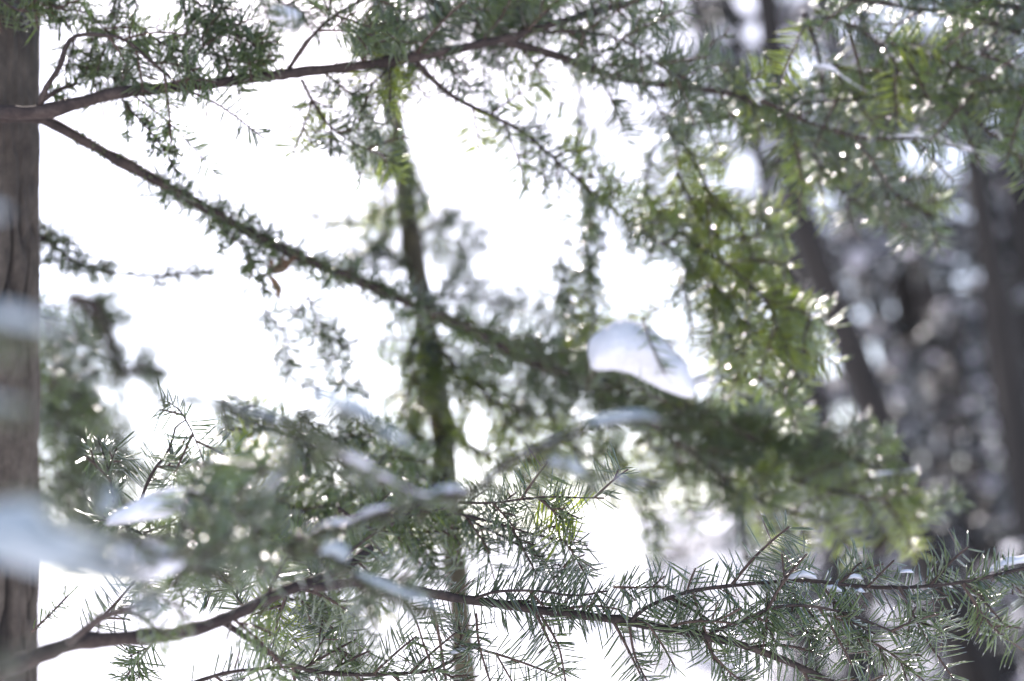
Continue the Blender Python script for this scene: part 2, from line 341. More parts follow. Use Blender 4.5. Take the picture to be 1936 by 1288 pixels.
def trunk_mesh(H, r0, lean, seed, mat='farbark'):
    rs = np.random.default_rng(seed); n = 26; z = np.linspace(-.3, H, n); g = Geo()
    px = lean[0] * z + .05 * np.sin(z * .9 + seed); py = lean[1] * z + .05 * np.sin(z * .7 + seed * 2)
    tube(g, np.stack([px, py, z], 1), r0 * (1 - .75 * np.clip(z, 0, H) / H) * (1 + .25 * np.exp(-np.clip(z, 0, 9) * 2.5)), 14, 0, .03)
    return g.mesh('trunk', (mat,))
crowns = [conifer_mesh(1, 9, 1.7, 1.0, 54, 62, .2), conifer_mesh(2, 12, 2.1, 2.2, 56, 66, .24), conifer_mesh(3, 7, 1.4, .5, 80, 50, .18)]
hts = [9, 12, 7]
ntree = 0
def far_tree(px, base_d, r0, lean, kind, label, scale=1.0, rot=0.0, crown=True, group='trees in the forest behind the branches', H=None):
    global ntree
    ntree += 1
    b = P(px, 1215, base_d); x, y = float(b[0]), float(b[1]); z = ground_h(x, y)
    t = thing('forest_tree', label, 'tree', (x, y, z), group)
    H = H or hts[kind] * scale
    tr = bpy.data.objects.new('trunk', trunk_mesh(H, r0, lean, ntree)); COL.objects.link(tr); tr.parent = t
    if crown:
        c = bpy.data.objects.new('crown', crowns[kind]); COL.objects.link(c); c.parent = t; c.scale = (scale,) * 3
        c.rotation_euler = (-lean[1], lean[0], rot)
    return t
def path_tree(label, rows, d, cone=1, cs=.8, zup=5.0, rot=0.0):
    """big bare-stemmed forest tree: rows = (px, py, width px) down the stem at distance d"""
    rows = [(a, b, r * .8) for a, b, r in rows]
    w = np.array([[*P(a, b, d), r * .5 * d * K] for a, b, r in rows]); low = w[-1]; gz = ground_h(low[0], low[1])
    t = unit(low[:3] - w[-2][:3]); k = max(0, (low[2] - gz + .3)) / max(-t[2], .2); w = np.vstack([w, [*(low[:3] + t * k), low[3] * 1.25]])
    up = unit(w[0][:3] - w[1][:3]); w = np.vstack([[*(w[0][:3] + up * 5.5), w[0][3] * .25], w])
    c = spline(w, .12); base_ = (float(w[-1][0]), float(w[-1][1]), gz)
    o = thing('forest_tree', label, 'tree', base_, 'trees in the forest behind the branches'); g = Geo(); tube(g, c[:, :3], c[:, 3], 16, 0, .03)
    g.obj('trunk', ('farbark',), o, base_)
    cr = bpy.data.objects.new('crown', crowns[cone]); COL.objects.link(cr); cr.parent = o; m = w[1][:3]
    hb = 2.2 if cone == 1 else 1.0
    cr.location = Vector(m - np.array(base_) + np.array([0, 0, -hb * cs + .9])) ; cr.scale = (cs,) * 3; cr.rotation_euler = (0, 0, rot)
path_tree('thick brown trunk leaning up to the left behind the bright green sprays', [(1440, -60, 58), (1478, 200, 66), (1515, 420, 74), (1600, 640, 80), (1690, 880, 88), (1790, 1150, 95)], 6.5, 1, .7, 5, .4)
path_tree('thin dark trunk crossing the top edge just right of the open sky', [(1270, -60, 26), (1330, 60, 30), (1395, 190, 34), (1470, 420, 38), (1540, 700, 40), (1590, 1100, 44)], 9.5, 0, .8, 5, 1.4)
path_tree('dark straight trunk crossing the snowy upper right sprays near the photo edge', [(1780, -60, 34), (1800, 80, 38), (1838, 300, 48), (1885, 560, 62), (1925, 820, 72), (1960, 1120, 80)], 6.0, 1, .7, 5, 2.4)
path_tree('dark forest trunk standing between the leaning brown trunk and the straight dark trunk', [(1640, 100, 40), (1700, 350, 44), (1770, 600, 52), (1840, 850, 60), (1890, 1150, 66)], 8.0, 1, .8, 5, 3.1)
path_tree('slender dark trunk just right of the thick leaning brown trunk', [(1560, -60, 26), (1600, 150, 28), (1660, 400, 32), (1730, 700, 36), (1800, 1000, 40)], 10.5, 1, .8, 5, 3.9)
path_tree('narrow dark trunk close left of the straight dark trunk', [(1720, -60, 22), (1745, 200, 26), (1790, 500, 30), (1830, 800, 34), (1860, 1100, 38)], 9.0, 1, .8, 5, 4.4)
path_tree('dark trunk cut by the right edge at mid height', [(1880, -60, 36), (1900, 200, 40), (1945, 600, 46), (1985, 1000, 52)], 8.5, 1, .8, 5, 5.2)
FT = [
 (1560, 13.0, .12, (-.13, 0), 1, 'needled forest tree rising behind the thin trunk at the top edge', 1.05, 2.2, True),
 (1650, 12.0, .12, (-.09, 0), 1, 'needled forest tree just left of the leaning brown trunk', 1.0, .1, True),
 (1900, 10.0, .14, (-.08, 0), 1, 'needled forest tree close behind the straight dark trunk', 1.0, 1.9, True),
 (2120, 8.5, .14, (-.05, 0), 0, 'forest tree whose crown fills the right edge', 1.2, 4.1, True),
 (1790, 15.0, .13, (-.06, 0), 1, 'deep forest tree seen through the gap between the big trunks', 1.1, 5.0, True),
 (2050, 17.0, .15, (-.04, 0), 1, 'farther forest tree at the right edge behind the nearer crowns', 1.2, .7, True),
 (1500, 22.0, .12, (-.05, 0), 0, 'pale far tree at the forest margin beside the open sky', 1.1, 1.2, True),
 (1880, 7.0, .05, (-.03, 0), 2, 'low bushy young fir under the dark forest trees', .5, 1.4, True),
 (2010, 6.0, .05, (-.03, 0), 2, 'dark low fir closing the lower right corner behind the sharp branch', .42, 3.4, True),
 (1680, 10.5, .05, (-.03, 0), 2, 'low young fir behind the snow-dotted sharp branch', .42, 2.4, True),
]
for (px, d, r0, ln, k, lab, scl, rot, cr) in FT: far_tree(px, d, r0, ln, k, lab, scl, rot, cr)
for i, (px, d, sc_) in enumerate([(1180, 34, .5), (1250, 26, .42), (1330, 30, .55), (1400, 20, .4), (1470, 26, .6), (1530, 17, .42), (1600, 22, .55), (1640, 15, .4), (1010, 45, .45), (1110, 52, .6), (1290, 40, .8), (1730, 12, .36), (1850, 11, .4)]):
    far_tree(px, d, .05, (0, 0), 2, 'small blurred fir on the bright snowy slope low behind the sharp branch', sc_, i * 1.3, True, 'small firs on the snowy slope')

# ------------------------------------------------------------------ left fir tree
lt = thing('fir_tree', 'large fir tree with fissured grey trunk filling the left edge', 'tree', (P(-78, 1215, 1.68)[0], P(-78, 1215, 1.68)[1], ground_h(-.6, 1.6)))
def left_trunk():
    top, bot = P(-76, -500, 1.66), P(-84, 1800, 1.70); dv = (top - bot) / (top[2] - bot[2])
    nz_, na = 520, 180; z = np.concatenate([np.linspace(-.1, .8, 20), np.linspace(.82, 3.0, nz_ - 60), np.linspace(3.05, 9, 40)]); g = Geo(); V = []; CRK = []
    for zi in z:
        c = bot + dv * (zi - bot[2]); r = .093 * (1 - .035 * (zi - 1.6)) * (1 + .3 * math.exp(-max(zi, 0) * 4))
        for k in range(na):
            a = 2 * math.pi * k / na; a = a - .75 * math.sin(a + .2); ca, sa = math.cos(a), math.sin(a)
            wv = .35 * mnoise.noise(Vector((ca * 2, sa * 2, zi * 3)))
            q = mnoise.noise(Vector(((a + wv) * 5.2, zi * 2.6, 4.0))) if False else mnoise.noise(Vector((ca * 4.2 + wv * 1.6, sa * 4.2, zi * 10)))
            crack = math.exp(-(q / .1) ** 2) * (0.5 + .5 * math.tanh(9 * (mnoise.noise(Vector((ca * 2.6, sa * 2.6, zi * 7 + 9))) - .08)))
            q2 = mnoise.noise(Vector((ca * 9 + 5, sa * 9, zi * 9))); fine = mnoise.noise(Vector((ca * 30, sa * 30, zi * 40)))
            CRK.append(crack)
            V.append(c + np.array([ca, sa, 0]) * (r + .0032 * q2 + .001 * fine - .011 * crack + .003 * mnoise.noise(Vector((ca, sa, zi * 5)))))
    i, j = np.meshgrid(np.arange(len(z) - 1), np.arange(na), indexing='ij'); j2 = (j + 1) % na
    A, B, C, D = i * na + j, i * na + j2, (i + 1) * na + j2, (i + 1) * na + j
    g.add(V, np.concatenate([np.stack([A, B, C], -1).reshape(-1, 3), np.stack([A, C, D], -1).reshape(-1, 3)]))
    o = g.obj('trunk', ('trunk',), lt, tuple(WORLD[lt.name]))
    at = o.data.attributes.new('fissure', 'FLOAT', 'POINT'); at.data.foreach_set('value', np.array(CRK, np.float32)); return o
left_trunk()
def shade_crown(tree, mesh, z, sc_, rot):  # unseen crown overhead, added to block sky light on the foliage
    c = bpy.data.objects.new('crown', mesh); COL.objects.link(c); c.parent = tree; c.location = (0, 0, z); c.scale = (sc_,) * 3; c.rotation_euler = (0, 0, rot)
shade_crown(lt, conifer_mesh(8, 8.5, 3.3, 1.6, 120, 150, .26), 3.1, 1.0, .4)  # made wide and dense to cut the sky fill
# main upper limb
branch(lt, [(-40, 205, 1.60), (10, 212, 1.56), (80, 212, 1.57), (160, 192, 1.58), (240, 174, 1.59), (400, 160, 1.6), (560, 140, 1.62), (700, 124, 1.64), (830, 103, 1.66), (960, 75, 1.7), (1060, 42, 1.72), (1160, 15, 1.75), (1290, -20, 1.78)],
       14, 6, s=(.42, 1), every=.045, L=(.07, .15), styles=['mid', 'dark', 'dense'], sub=(0, 2), tilt=40, droop=.8, nbeads=14)
BL = lambda *a, **k: branch(lt, *a, **k)
BL([(75, 200, 1.57), (88, 165, 1.56), (112, 128, 1.56), (125, 88, 1.56), (145, 68, 1.56), (190, 66, 1.57), (235, 75, 1.58), (290, 120, 1.58), (345, 165, 1.57), (420, 205, 1.57), (495, 262, 1.57)], 6, 1.6, s=(.35, .7), every=.022, L=(.05, .1), styles=['dark', 'mid'], sub=(0, 2), tilt=60, droop=1.2, own=(.55, 1), ownstyle='sharp')
BL([(80, 190, 1.6), (110, 170, 1.6), (148, 156, 1.6)], 6, 3, s=(.1, .9), every=.03, L=(.02, .04), style='ragged', own=(.2, 1), ownstyle='ragged')
BL([(232, 190, 1.6), (262, 225, 1.6), (300, 272, 1.6), (332, 330, 1.6)], 2.5, 1.2, s=(.1, .8), every=.018, L=(.015, .04), style='ragged', sub=(0, 1), own=(0, 1), ownstyle='ragged')
BL([(255, 182, 1.58), (305, 220, 1.58), (350, 262, 1.58), (412, 325, 1.58)], 2.2, 1.0, s=(.1, .8), every=.2, L=(.01, .02), style='ragged', own=(0, 1), ownstyle='sparse')
BL([(545, 132, 1.62), (570, 95, 1.61), (600, 60, 1.6), (650, 22, 1.6), (720, -14, 1.6)], 4.5, 2.5, s=(.3, 1), every=.02, L=(.06, .1), styles=['mid', 'dark'], sub=(0, 2), tilt=65, droop=.9)
BL([(570, 150, 1.64), (590, 190, 1.65), (625, 240, 1.66), (680, 275, 1.67), (745, 300, 1.68)], 3.5, 1.5, s=(.1, 1), every=.022, L=(.03, .07), styles=['dark', 'new', 'sparse'], sub=(0, 2), tilt=60, own=(0, 1), ownstyle='mid', nbeads=8)
BL([(690, 20, 1.66), (712, 70, 1.66), (735, 125, 1.66), (700, 170, 1.66), (735, 215, 1.67)], 2.5, 1.4, s=(.0, 1), every=.02, L=(.04, .08), styles=['mid', 'new'], sub=(0, 2), tilt=70, own=(0, 1), nbeads=16)
BL([(788, 122, 1.66), (850, 178, 1.69), (905, 208, 1.71), (985, 248, 1.74), (1062, 312, 1.78), (1150, 388, 1.82), (1240, 452, 1.86), (1330, 520, 1.9)], 5.5, 2, s=(.15, 1), every=.028, L=(.05, .10), styles=['mid', 'dark', 'new'], sub=(0, 2), tilt=70, droop=.9, own=(.2, 1), ownstyle='dark', nbeads=22)
BL([(960, 80, 1.7), (1050, 105, 1.74), (1170, 148, 1.78), (1290, 165, 1.8), (1400, 185, 1.84), (1500, 240, 1.88), (1600, 300, 1.9), (1690, 365, 1.92), (1770, 415, 1.94)], 9, 3, s=(.2, 1), every=.03, L=(.05, .11), styles=['dense', 'mid', 'new'], sub=(0, 1), tilt=68, droop=.8, own=(.1, 1), ownstyle='dark', nbeads=60, beadr=.0012)
BL([(1020, 60, 1.72), (1120, 62, 1.72), (1200, 85, 1.72), (1260, 130, 1.72), (1330, 160, 1.73)], 3.5, 1.5, s=(.1, 1), every=.026, L=(.05, .1), styles=['mid', 'sharp'], sub=(0, 2), tilt=60, own=(.1, 1), nbeads=10)
BL([(1090, 40, 1.7), (1120, 90, 1.7), (1160, 130, 1.7), (1175, 150, 1.7)], 1.8, 1, s=(.2, .8), every=.03, L=(.03, .05), style='sparse', own=(.1, 1), ownstyle='mid')
# second limb
BL([(0, 222, 1.6), (80, 226, 1.62), (200, 290, 1.65), (320, 355, 1.68), (420, 412, 1.72), (520, 465, 1.76), (640, 515, 1.8), (760, 565, 1.85), (880, 615, 1.9), (990, 675, 1.95), (1120, 715, 2.0), (1300, 770, 2.05), (1450, 830, 2.1), (1600, 890, 2.15)],
   11, 7, s=(.13, 1), every=.011, L=lambda f: (.014, .03) if f < .5 else (.035, .09), styles=['dark', 'dense', 'dark'], sub=(0, 2), tilt=45, droop=1.0, own=(.06, 1), ownstyle='ragged', nbeads=70, beadr=.0013)
BL([(400, 405, 1.72), (430, 440, 1.72), (470, 480, 1.73), (500, 555, 1.74)], 2, 1, s=(.2, 1), every=.018, L=(.03, .05), styles=['ragged', 'sparse'], sub=(0, 2), own=(0, 1), ownstyle='ragged')
BL([(575, 500, 1.8), (590, 580, 1.82), (620, 640, 1.84), (640, 690, 1.85), (665, 745, 1.86)], 2, 1, s=(.2, 1), every=.016, L=(.02, .05), style='dark', sub=(0, 2), own=(.35, 1), ownstyle='dark', nbeads=6)
BL([(500, 580, 1.82), (540, 640, 1.84), (545, 700, 1.85), (575, 740, 1.86)], 2, 1, s=(.1, 1), every=.02, L=(.02, .05), styles=['dark', 'sparse'], sub=(0, 2), own=(0, 1), ownstyle='dark')
# low dark bough behind trunk
BL([(40, 440, 1.78), (90, 455, 1.8), (150, 500, 1.82), (250, 520, 1.84), (400, 516, 1.86)], 5, 2.2, s=(.0, .42), every=.009, L=(.018, .04), styles=['dark'], sub=(0, 1), own=(0, .5), ownstyle='dark', tilt=30, nbeads=14)
BL([(235, 519, 1.84), (310, 521, 1.86), (350, 512, 1.86), (400, 517, 1.86)], 2.2, 1.6, s=(.3, 1), every=.014, L=(.02, .035), style='sparse', own=(0, 1), ownstyle='sparse')
for (x0, y0, x1, y1, dd) in [(30, 560, 120, 660, 2.1), (30, 650, 130, 790, 2.15), (50, 740, 180, 850, 2.2), (40, 850, 190, 960, 2.2), (40, 920, 150, 1010, 2.25), (60, 590, 190, 720, 2.3), (60, 700, 240, 900, 2.3), (100, 860, 250, 980, 2.3)]:
    BL([(x0, y0, dd), ((x0 + x1) / 2, (y0 + y1) / 2 - 12, dd), (x1, y1, dd)], 3, 1.5, s=(0, 1), every=.016, L=(.06, .12), styles=['dark', 'dense', 'mid'], sub=(0, 2), tilt=50, droop=.9, own=(0, 1), ownstyle='dark', nbeads=6)

# ------------------------------------------------------------------ slim tree
base = P(885, 1400, 1.9)
st_ = thing('slim_fir_tree', 'slender dark fir trunk rising through the middle of the picture', 'tree', (base[0], base[1], ground_h(base[0], base[1])))
tp = np.array([[*P(a, b, d), .84 * r * d * K] for a, b, d, r in [(690, -160, 2.45, 14), (712, 30, 2.4, 15), (735, 160, 2.35, 17), (755, 260, 2.3, 19), (768, 380, 2.27, 22), (785, 500, 2.22, 24), (812, 650, 2.18, 26), (835, 800, 2.12, 27), (845, 950, 2.07, 27), (862, 1100, 2.0, 26), (880, 1300, 1.93, 27)]])
gb = np.array([base[0] + .02, base[1] - .03, WORLD[st_.name][2] - .1, .034]); tp = np.vstack([tp, gb])
c = spline(tp, .02); g = Geo(); tube(g, c[:, :3], c[:, 3] * (1 + .05 * NR.normal(size=len(c))), 16, 0, .02); g.obj('trunk', ('slim',), st_, WORLD[st_.name])
shade_crown(st_, crowns[2], 3.3, .9, 1.0)  # unseen crown added here too, to block sky light
BS = lambda *a, **k: branch(st_, *a, **k)
G1 = ['dense', 'new', 'dark']
BS([(745, 240, 2.3), (720, 300, 2.2), (735, 380, 2.18), (730, 430, 2.18)], 3, 1.5, s=(0, 1), every=.02, L=(.04, .08), styles=['new', 'mid'], sub=(0, 2), own=(0, 1), ownstyle='new', nbeads=8)
BS([(760, 300, 2.28), (775, 330, 2.2), (795, 350, 2.18), (800, 400, 2.18)], 2.5, 1.5, s=(0, 1), every=.02, L=(.03, .06), styles=['new', 'mid'], sub=(0, 2), own=(0, 1), ownstyle='new', nbeads=6)
BS([(770, 430, 2.25), (830, 440, 2.35), (880, 470, 2.4), (870, 510, 2.4)], 3, 1.5, s=(0, 1), every=.018, L=(.05, .09), styles=['mid', 'dark'], sub=(1, 2), own=(0, 1), nbeads=14, beadr=.0018)
BS([(770, 420, 2.25), (700, 420, 2.35), (630, 415, 2.4), (575, 410, 2.4)], 3, 1.5, s=(.1, 1), every=.028, L=(.06, .1), styles=['new', 'sparse'], sub=(0, 2), own=(0, 1), ownstyle='new', tilt=60)
BS([(790, 520, 2.2), (740, 490, 2.2), (690, 480, 2.2), (650, 500, 2.2)], 4, 1.5, s=(0, 1), every=.016, L=(.05, .09), styles=['dark', 'dense'], sub=(0, 2), own=(0, 1), nbeads=20, beadr=.0018)
BS([(810, 560, 2.15), (900, 565, 2.2), (980, 580, 2.25), (1060, 600, 2.3)], 4, 1.5, s=(0, 1), every=.02, L=(.04, .08), styles=['dark', 'mid'], sub=(0, 2), own=(0, 1), nbeads=14, beadr=.0018)
for a in [[(810, 640, 2.1), (860, 690, 2.05), (930, 760, 2.0), (1000, 850, 2.0)], [(820, 640, 2.1), (790, 700, 2.05), (770, 760, 2.05), (800, 850, 2.0)], [(830, 700, 2.1), (900, 720, 2.1), (1000, 780, 2.1), (1100, 860, 2.1)],
          [(840, 800, 2.1), (900, 850, 2.0), (990, 900, 1.95), (1060, 960, 1.9)], [(840, 820, 2.1), (780, 880, 2.0), (700, 930, 1.95), (620, 950, 1.9)], [(845, 900, 2.0), (760, 960, 1.9), (680, 980, 1.85), (560, 1000, 1.8)],
          [(800, 600, 2.1), (775, 680, 2.0), (790, 750, 2.0), (790, 800, 2.2)]]:
    BS(a, 5, 1.8, s=(0, 1), every=.026, L=(.05, .11), styles=['new', 'new', 'mid'], sub=(0, 1), tilt=62, droop=1.0, own=(0, 1), ownstyle='new', nbeads=22, beadr=.0014)

# ------------------------------------------------------------------ boughs of trees outside the picture
def bough(label, loc, group=None): return thing('fir_branch', label, 'branch', P(*loc), group)
GR = 'fir branches reaching into the picture'
# lower dark mass
b = bough('wide dark green bough sagging across the lower right behind the sharp branch', (990, 640, 2.0), GR)
branch(b, [(818, 600, 2.2), (900, 640, 2.14), (1000, 655, 2.08), (1120, 740, 2.08), (1240, 800, 2.1), (1330, 850, 2.1)], 7, 4, every=.05, L=(.05, .09), style='mid', own=(.1, 1))
for a, stl, rr in [
    ([(1000, 660, 2.05), (1130, 740, 2.05), (1280, 840, 2.05), (1400, 940, 2.05)], ['mid', 'dense'], 7),
    ([(1050, 640, 2.1), (1200, 700, 2.1), (1350, 790, 2.1), (1520, 840, 2.1), (1640, 880, 2.1)], ['mid', 'dense'], 6),
    ([(1280, 770, 2.1), (1420, 810, 2.1), (1560, 840, 2.1), (1640, 875, 2.05), (1710, 900, 2.0)], ['dense', 'new'], 6),
    ([(1320, 850, 2.1), (1450, 890, 2.1), (1580, 930, 2.05), (1670, 945, 2.0), (1745, 975, 2.0)], ['dense', 'new'], 6),
    ([(1200, 830, 2.1), (1330, 900, 2.1), (1450, 955, 2.05), (1570, 985, 2.0)], ['mid', 'dense'], 5),
    ([(1120, 800, 2.1), (1180, 880, 2.1), (1230, 960, 2.05), (1250, 1040, 2.0)], ['dense', 'new'], 4),
    ([(1350, 880, 2.1), (1390, 950, 2.05), (1405, 1010, 2.0), (1410, 1060, 2.0)], ['mid', 'mid'], 3),
    ([(1000, 700, 2.1), (1050, 800, 2.1), (1120, 870, 2.05), (1200, 930, 2.0)], ['mid', 'dense'], 4),
    ([(1040, 640, 2.15), (1090, 635, 2.15), (1140, 650, 2.15), (1180, 690, 2.15)], ['dark', 'mid'], 5)]:
    branch(b, a, rr, 2, s=(0, 1), every=.033, L=(.05, .12), styles=stl + ['mid', 'new', 'new'], sub=(0, 1), tilt=66, droop=1.0, own=(0, 1), ownstyle='mid', nbeads=26, beadr=.0016)
for p_, q_, stl, sb in [((1215, 600, 1.8), (1258, 710, 1.82), 'mid', 0), ((1260, 760, 1.8), (1180, 715, 1.8), 'mid', 0), ((1340, 760, 1.95), (1440, 745, 1.95), 'mid', 0), ((1110, 740, 1.93), (1110, 640, 1.95), 'dark', 2)]:
    sprig(b, p_, q_, stl, sb)
# hanging bough above the big snow clump
b = bough('pale green bough hanging straight down in front of the open sky', (1090, 300, 1.95), GR)
branch(b, [(1092, 112, 1.77), (1098, 140, 1.86), (1100, 170, 1.95)], 1.5, 1.2, every=.05, L=(.02, .04), style='sparse', own=(.1, 1), ownstyle='sparse')
branch(b, [(1120, 400, 1.95), (1085, 430, 1.95), (1060, 480, 1.95)], 1.5, 1.3, every=.05, L=(.02, .04), style='mid', own=(0, 1))
branch(b, [(1100, 170, 1.95), (1092, 270, 1.95), (1100, 330, 1.95), (1120, 400, 1.95)], 1.2, 1, s=(0, 1), every=.02, L=(.03, .05), style='sparse', sub=(0, 1), own=(0, 1), ownstyle='sparse', tilt=80)
branch(b, [(1110, 380, 1.95), (1115, 450, 1.95), (1110, 530, 1.95), (1130, 600, 1.95)], 2.5, 1.5, s=(0, 1), every=.017, L=(.04, .08), styles=['mid', 'new', 'dark'], sub=(0, 2), own=(0, 1), ownstyle='mid', tilt=80, nbeads=6)
branch(b, [(1060, 480, 1.95), (1070, 530, 1.95), (1080, 580, 1.95), (1110, 610, 1.95)], 2, 1.5, s=(0, 1), every=.017, L=(.03, .06), styles=['mid', 'dark'], sub=(0, 2), own=(0, 1), ownstyle='mid', tilt=80)
# bright green bough centre right
b = bough('bright yellow green bough with layered sprays drooping before the leaning brown trunk', (1240, 250, 1.9), GR)
branch(b, [(1700, 120, 1.84), (1560, 170, 1.88), (1400, 215, 1.92), (1260, 250, 1.92), (1225, 320, 1.92), (1220, 380, 1.9)], 4, 2.5, every=.06, L=(.04, .08), style='mid', own=(.1, 1))
branch(b, [(1300, 450, 1.9), (1350, 530, 1.9), (1400, 600, 1.87), (1380, 640, 1.87)], 3, 2, every=.06, L=(.04, .08), style='new', own=(.1, 1))
for a in [[(1260, 250, 1.92), (1310, 300, 1.92), (1345, 370, 1.9), (1380, 420, 1.9)], [(1220, 380, 1.9), (1300, 450, 1.9), (1370, 500, 1.88), (1440, 560, 1.86), (1480, 640, 1.85), (1500, 690, 1.85)],
          [(1330, 350, 1.9), (1400, 430, 1.9), (1430, 500, 1.88), (1480, 560, 1.86), (1515, 610, 1.85)], [(1300, 490, 1.9), (1290, 540, 1.9), (1250, 580, 1.9), (1220, 600, 1.9)],
          [(1350, 530, 1.9), (1370, 600, 1.9), (1365, 660, 1.9), (1350, 720, 1.9)], [(1430, 560, 1.87), (1480, 570, 1.87), (1530, 590, 1.86), (1530, 625, 1.85)], [(1400, 600, 1.87), (1450, 650, 1.87), (1500, 700, 1.85), (1520, 725, 1.85)],
          [(1380, 640, 1.87), (1440, 720, 1.87), (1500, 760, 1.86), (1520, 780, 1.86)], [(1280, 330, 1.92), (1330, 420, 1.9), (1400, 480, 1.9), (1450, 520, 1.88)]]:
    branch(b, a, 3.5, 1.5, s=(0, 1), every=.042, L=(.06, .11), styles=['new', 'new', 'mid'], sub=(0, 1), tilt=72, droop=.9, own=(0, 1), ownstyle='new', nbeads=16, beadr=.0015)
# upper right snowy sprays
b = bough('bough running along the top right edge with needles hanging like combs', (1940, 70, 1.74), GR)
branch(b, [(1990, 95, 1.74), (1900, 52, 1.74), (1800, 28, 1.74), (1680, 12, 1.74), (1540, -8, 1.74)], 6, 3, s=(0, 1), every=.04, L=(.06, .11), styles=['mid', 'sharp', 'dark'], sub=(0, 1), tilt=70, droop=.8, own=(0, 1), nbeads=50, beadr=.0013, dusted=True)
branch(b, [(2000, 20, 1.74), (1900, 12, 1.74), (1800, -10, 1.74)], 6, 3, s=(0, 1), every=.02, L=(.07, .12), styles=['dark', 'mid'], sub=(0, 2), tilt=50, own=(0, 1), nbeads=30)
b2 = bough('snow dusted bough entering from the upper right edge and forking into flat sprays', (1960, 160, 1.77), GR)
for a in [[(1990, 150, 1.78), (1880, 172, 1.77), (1780, 182, 1.77), (1660, 184, 1.77), (1560, 190, 1.77), (1470, 200, 1.77)], [(1780, 182, 1.77), (1830, 215, 1.77), (1880, 255, 1.77), (1960, 300, 1.77)],
          [(1780, 180, 1.77), (1800, 130, 1.77), (1830, 100, 1.77), (1900, 90, 1.77)], [(1440, 190, 1.77), (1540, 235, 1.78), (1640, 262, 1.78), (1750, 265, 1.78), (1850, 292, 1.78)],
          [(1520, 25, 1.76), (1545, 90, 1.76), (1555, 150, 1.77), (1560, 190, 1.77)], [(1540, 20, 1.76), (1600, 45, 1.76), (1640, 65, 1.76), (1690, 120, 1.76), (1700, 180, 1.77)],
          [(1600, 200, 1.78), (1640, 280, 1.88), (1670, 350, 1.9), (1690, 400, 1.9)], [(1500, 230, 1.78), (1560, 330, 1.9), (1600, 370, 1.9), (1640, 390, 1.9)], [(1850, 100, 1.76), (1900, 120, 1.76), (1960, 150, 1.76)], [(1680, 80, 1.77), (1760, 110, 1.77), (1860, 140, 1.77), (1930, 190, 1.77)],
          [(1560, 120, 1.78), (1640, 140, 1.78), (1720, 150, 1.78), (1780, 182, 1.77)]]:
    branch(b2, a, 4.5, 1.6, s=(0, 1), every=.05, L=(.06, .12), styles=['mid', 'new', 'sharp'], sub=(0, 0), tilt=78, droop=.5, own=(0, 1), ownstyle='mid', nbeads=60, beadr=.0015, dusted=True)
# top centre masses
b = bough('dark bough hanging over the long bare limb at the top middle', (880, -60, 1.75), GR)
for a in [[(760, -30, 1.75), (850, 20, 1.75), (920, 50, 1.75), (1010, 60, 1.75)], [(860, -40, 1.8), (960, -5, 1.8), (1060, 10, 1.8), (1180, 5, 1.8)], [(740, -40, 1.75), (720, 20, 1.75), (745, 70, 1.75), (780, 105, 1.75)], [(930, -10, 1.75), (990, 40, 1.75), (1030, 70, 1.75)], [(820, -30, 1.78), (860, 40, 1.78), (900, 70, 1.78), (935, 100, 1.78)]]:
    branch(b, a, 4, 2, s=(0, 1), every=.026, L=(.05, .1), styles=['dark', 'dense', 'mid'], sub=(0, 2), tilt=60, droop=.9, own=(0, 1), ownstyle='dark', nbeads=16)
b = bough('spiky dark bough dangling into the upper left corner before the trunk', (180, -60, 1.6), GR)
for a in [[(-20, -20, 1.6), (40, 20, 1.6), (120, 10, 1.6)], [(60, -20, 1.6), (110, 15, 1.6), (160, 20, 1.6), (210, 60, 1.6)], [(230, -30, 1.62), (225, 20, 1.62), (215, 60, 1.62), (190, 110, 1.62)], [(240, -20, 1.6), (260, 10, 1.6), (240, 40, 1.6)],
          [(330, -20, 1.6), (380, 10, 1.6), (385, 30, 1.6)], [(400, -20, 1.6), (430, 30, 1.6), (440, 60, 1.6), (490, 90, 1.6)], [(250, 40, 1.6), (320, 90, 1.6), (400, 105, 1.6), (480, 130, 1.6)], [(360, 30, 1.6), (430, 70, 1.6), (500, 100, 1.6)],
          [(190, 60, 1.63), (170, 110, 1.63), (200, 140, 1.63), (240, 150, 1.63)], [(490, -20, 1.7), (540, 10, 1.7), (590, 30, 1.7)], [(140, 70, 1.63), (140, 120, 1.63), (190, 160, 1.63)]]:
    branch(b, a, 3, 1.5, s=(0, 1), every=.027, L=(.04, .07), styles=['dark', 'dark', 'mid'], sub=(0, 1), tilt=60, droop=.6, own=(0, 1), ownstyle='dark')

